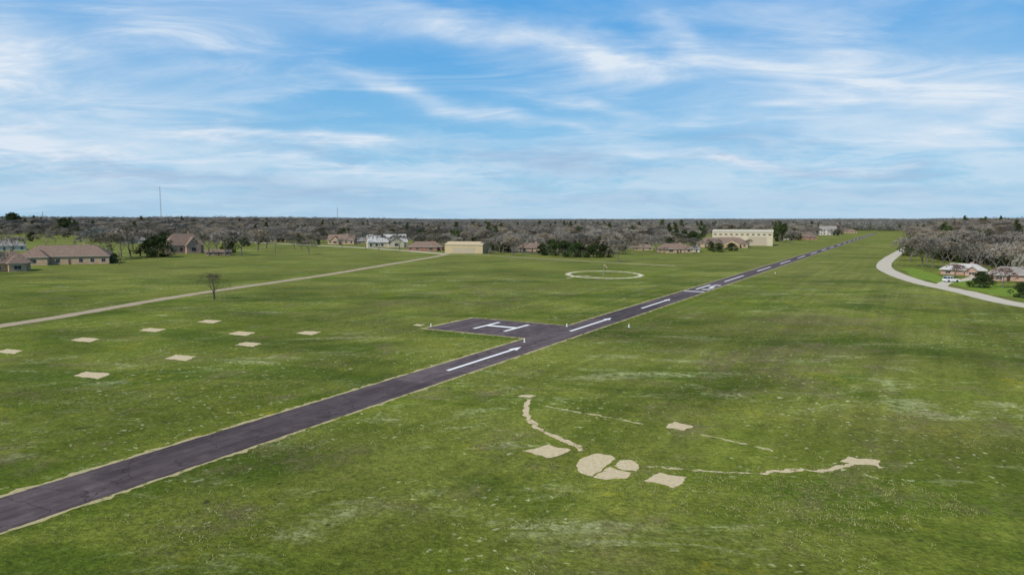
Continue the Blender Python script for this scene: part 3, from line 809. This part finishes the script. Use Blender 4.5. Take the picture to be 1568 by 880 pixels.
cirrus = [
 (440,8,800,50,24,.75),(740,45,960,95,20,.9),(900,90,1130,102,18,.6),(560,0,760,20,14,.4),(540,130,700,172,10,.8),(660,170,880,192,12,.7),(210,195,400,200,8,1.0),(380,205,660,224,9,.9),(350,250,740,268,13,.75),
 (-60,80,60,110,50,.95),(-60,222,90,232,20,.8),(60,20,460,60,60,.62),(-100,150,330,165,60,.5),(1160,115,1420,130,48,.8),(1380,110,1620,125,52,.65),(1000,140,1300,175,36,.40),(1060,240,1250,262,8,.8),
 (1220,272,1440,258,7,.9),(850,150,930,155,9,.6),(0,262,300,268,18,.8),(880,235,1200,240,16,.4),(1380,215,1600,230,30,.55),(840,195,900,202,5,.7),(700,292,1400,298,12,.4),(1000,30,1080,75,12,.5),(0,300,500,315,14,.5)]
bl = t.total([blob(*a) for a in cirrus])
zc = t.math('ADD', t.math('MAXIMUM', sx.outputs[2], 0.0), .09)
px_ = t.math('DIVIDE', sx.outputs[0], zc); py_ = t.math('DIVIDE', sx.outputs[1], zc)
cp_ = t.new('ShaderNodeCombineXYZ'); t.l.new(px_, cp_.inputs[0]); t.l.new(py_, cp_.inputs[1])
st1 = t.noise(t.mapping(cp_.outputs[0], rot=(0,0,.35), scale=(.7,1.3,1)), 1.5, 8, .60, 1.0)
st2 = t.noise(t.mapping(cp_.outputs[0], rot=(0,0,.15), scale=(.7,1.1,1), loc=(3,5,0)), .8, 6, .58, .6)
msk = t.math('MULTIPLY', bl, t.ss(st1, .30, .68, .40, 1.15))
msk = t.math('ADD', msk, t.ss(st2, .42, .72, 0, .50))
msk = t.math('ADD', msk, t.ss(st1, .48, .76, 0, .34))
msk = t.math('MULTIPLY', msk, .86, clamp=True)
greys = [(350,288,640,300,14,1.),(740,240,980,262,13,.9),(230,262,430,272,8,.7),(760,300,1100,306,8,.6),(1000,215,1200,225,10,.4),(1150,255,1300,262,8,.4),(0,285,300,300,10,.5),(1200,300,1500,305,9,.5)]
gb = t.total([blob(*a) for a in greys])
gb = t.math('MULTIPLY', gb, t.ss(st1, .34, .58, .3, 1.1), clamp=True)
col = t.mix(msk, base, (7.2,8.1,9.1))
bd = t.noise(t.mapping(wae, scale=(4.5,28,1)), 1, 6, .65)
low = t.ss(el_, .05, .17, 1.0, 0.0)
col = t.mix(t.math('MULTIPLY', t.math('MULTIPLY', t.ss(bd, .40, .56, 1.0, 0.0), low), .55), col, (6.6,7.7,8.8))
col = t.mix(t.math('MULTIPLY', t.math('MULTIPLY', t.ss(bd, .50, .66), low), .60), col, (3.4,4.9,6.9))
col = t.mix(t.math('MULTIPLY', gb, .75), col, (2.9,4.4,6.6))
hz = t.ss(el_, -.005, .085, .66, 0)
col = t.mix(hz, col, (4.4,6.2,7.9))
t.l.new(col, bg.inputs['Color']); bg.inputs['Strength'].default_value = .10
ld = bpy.data.lights.new('sun', 'SUN'); ld.energy = 4.2; ld.angle = math.radians(2.0); ld.color = (1,.94,.85)
lo = bpy.data.objects.new('sun', ld); sc.collection.objects.link(lo); lo.rotation_euler = (-S).to_track_quat('-Z','Y').to_euler()

cam = bpy.data.cameras.new('camera'); cam.sensor_width = 36; cam.lens = 36*F/1568; cam.clip_end = 20000; cam.clip_start = .5
co = bpy.data.objects.new('camera', cam); sc.collection.objects.link(co); co.location = (0,0,H); co.rotation_euler = (math.pi/2-PIT, 0, 0)
sc.camera = co
sc.view_settings.view_transform = 'Standard'; sc.view_settings.look = 'None'; sc.view_settings.exposure = 0
print('objects', len(bpy.data.objects))
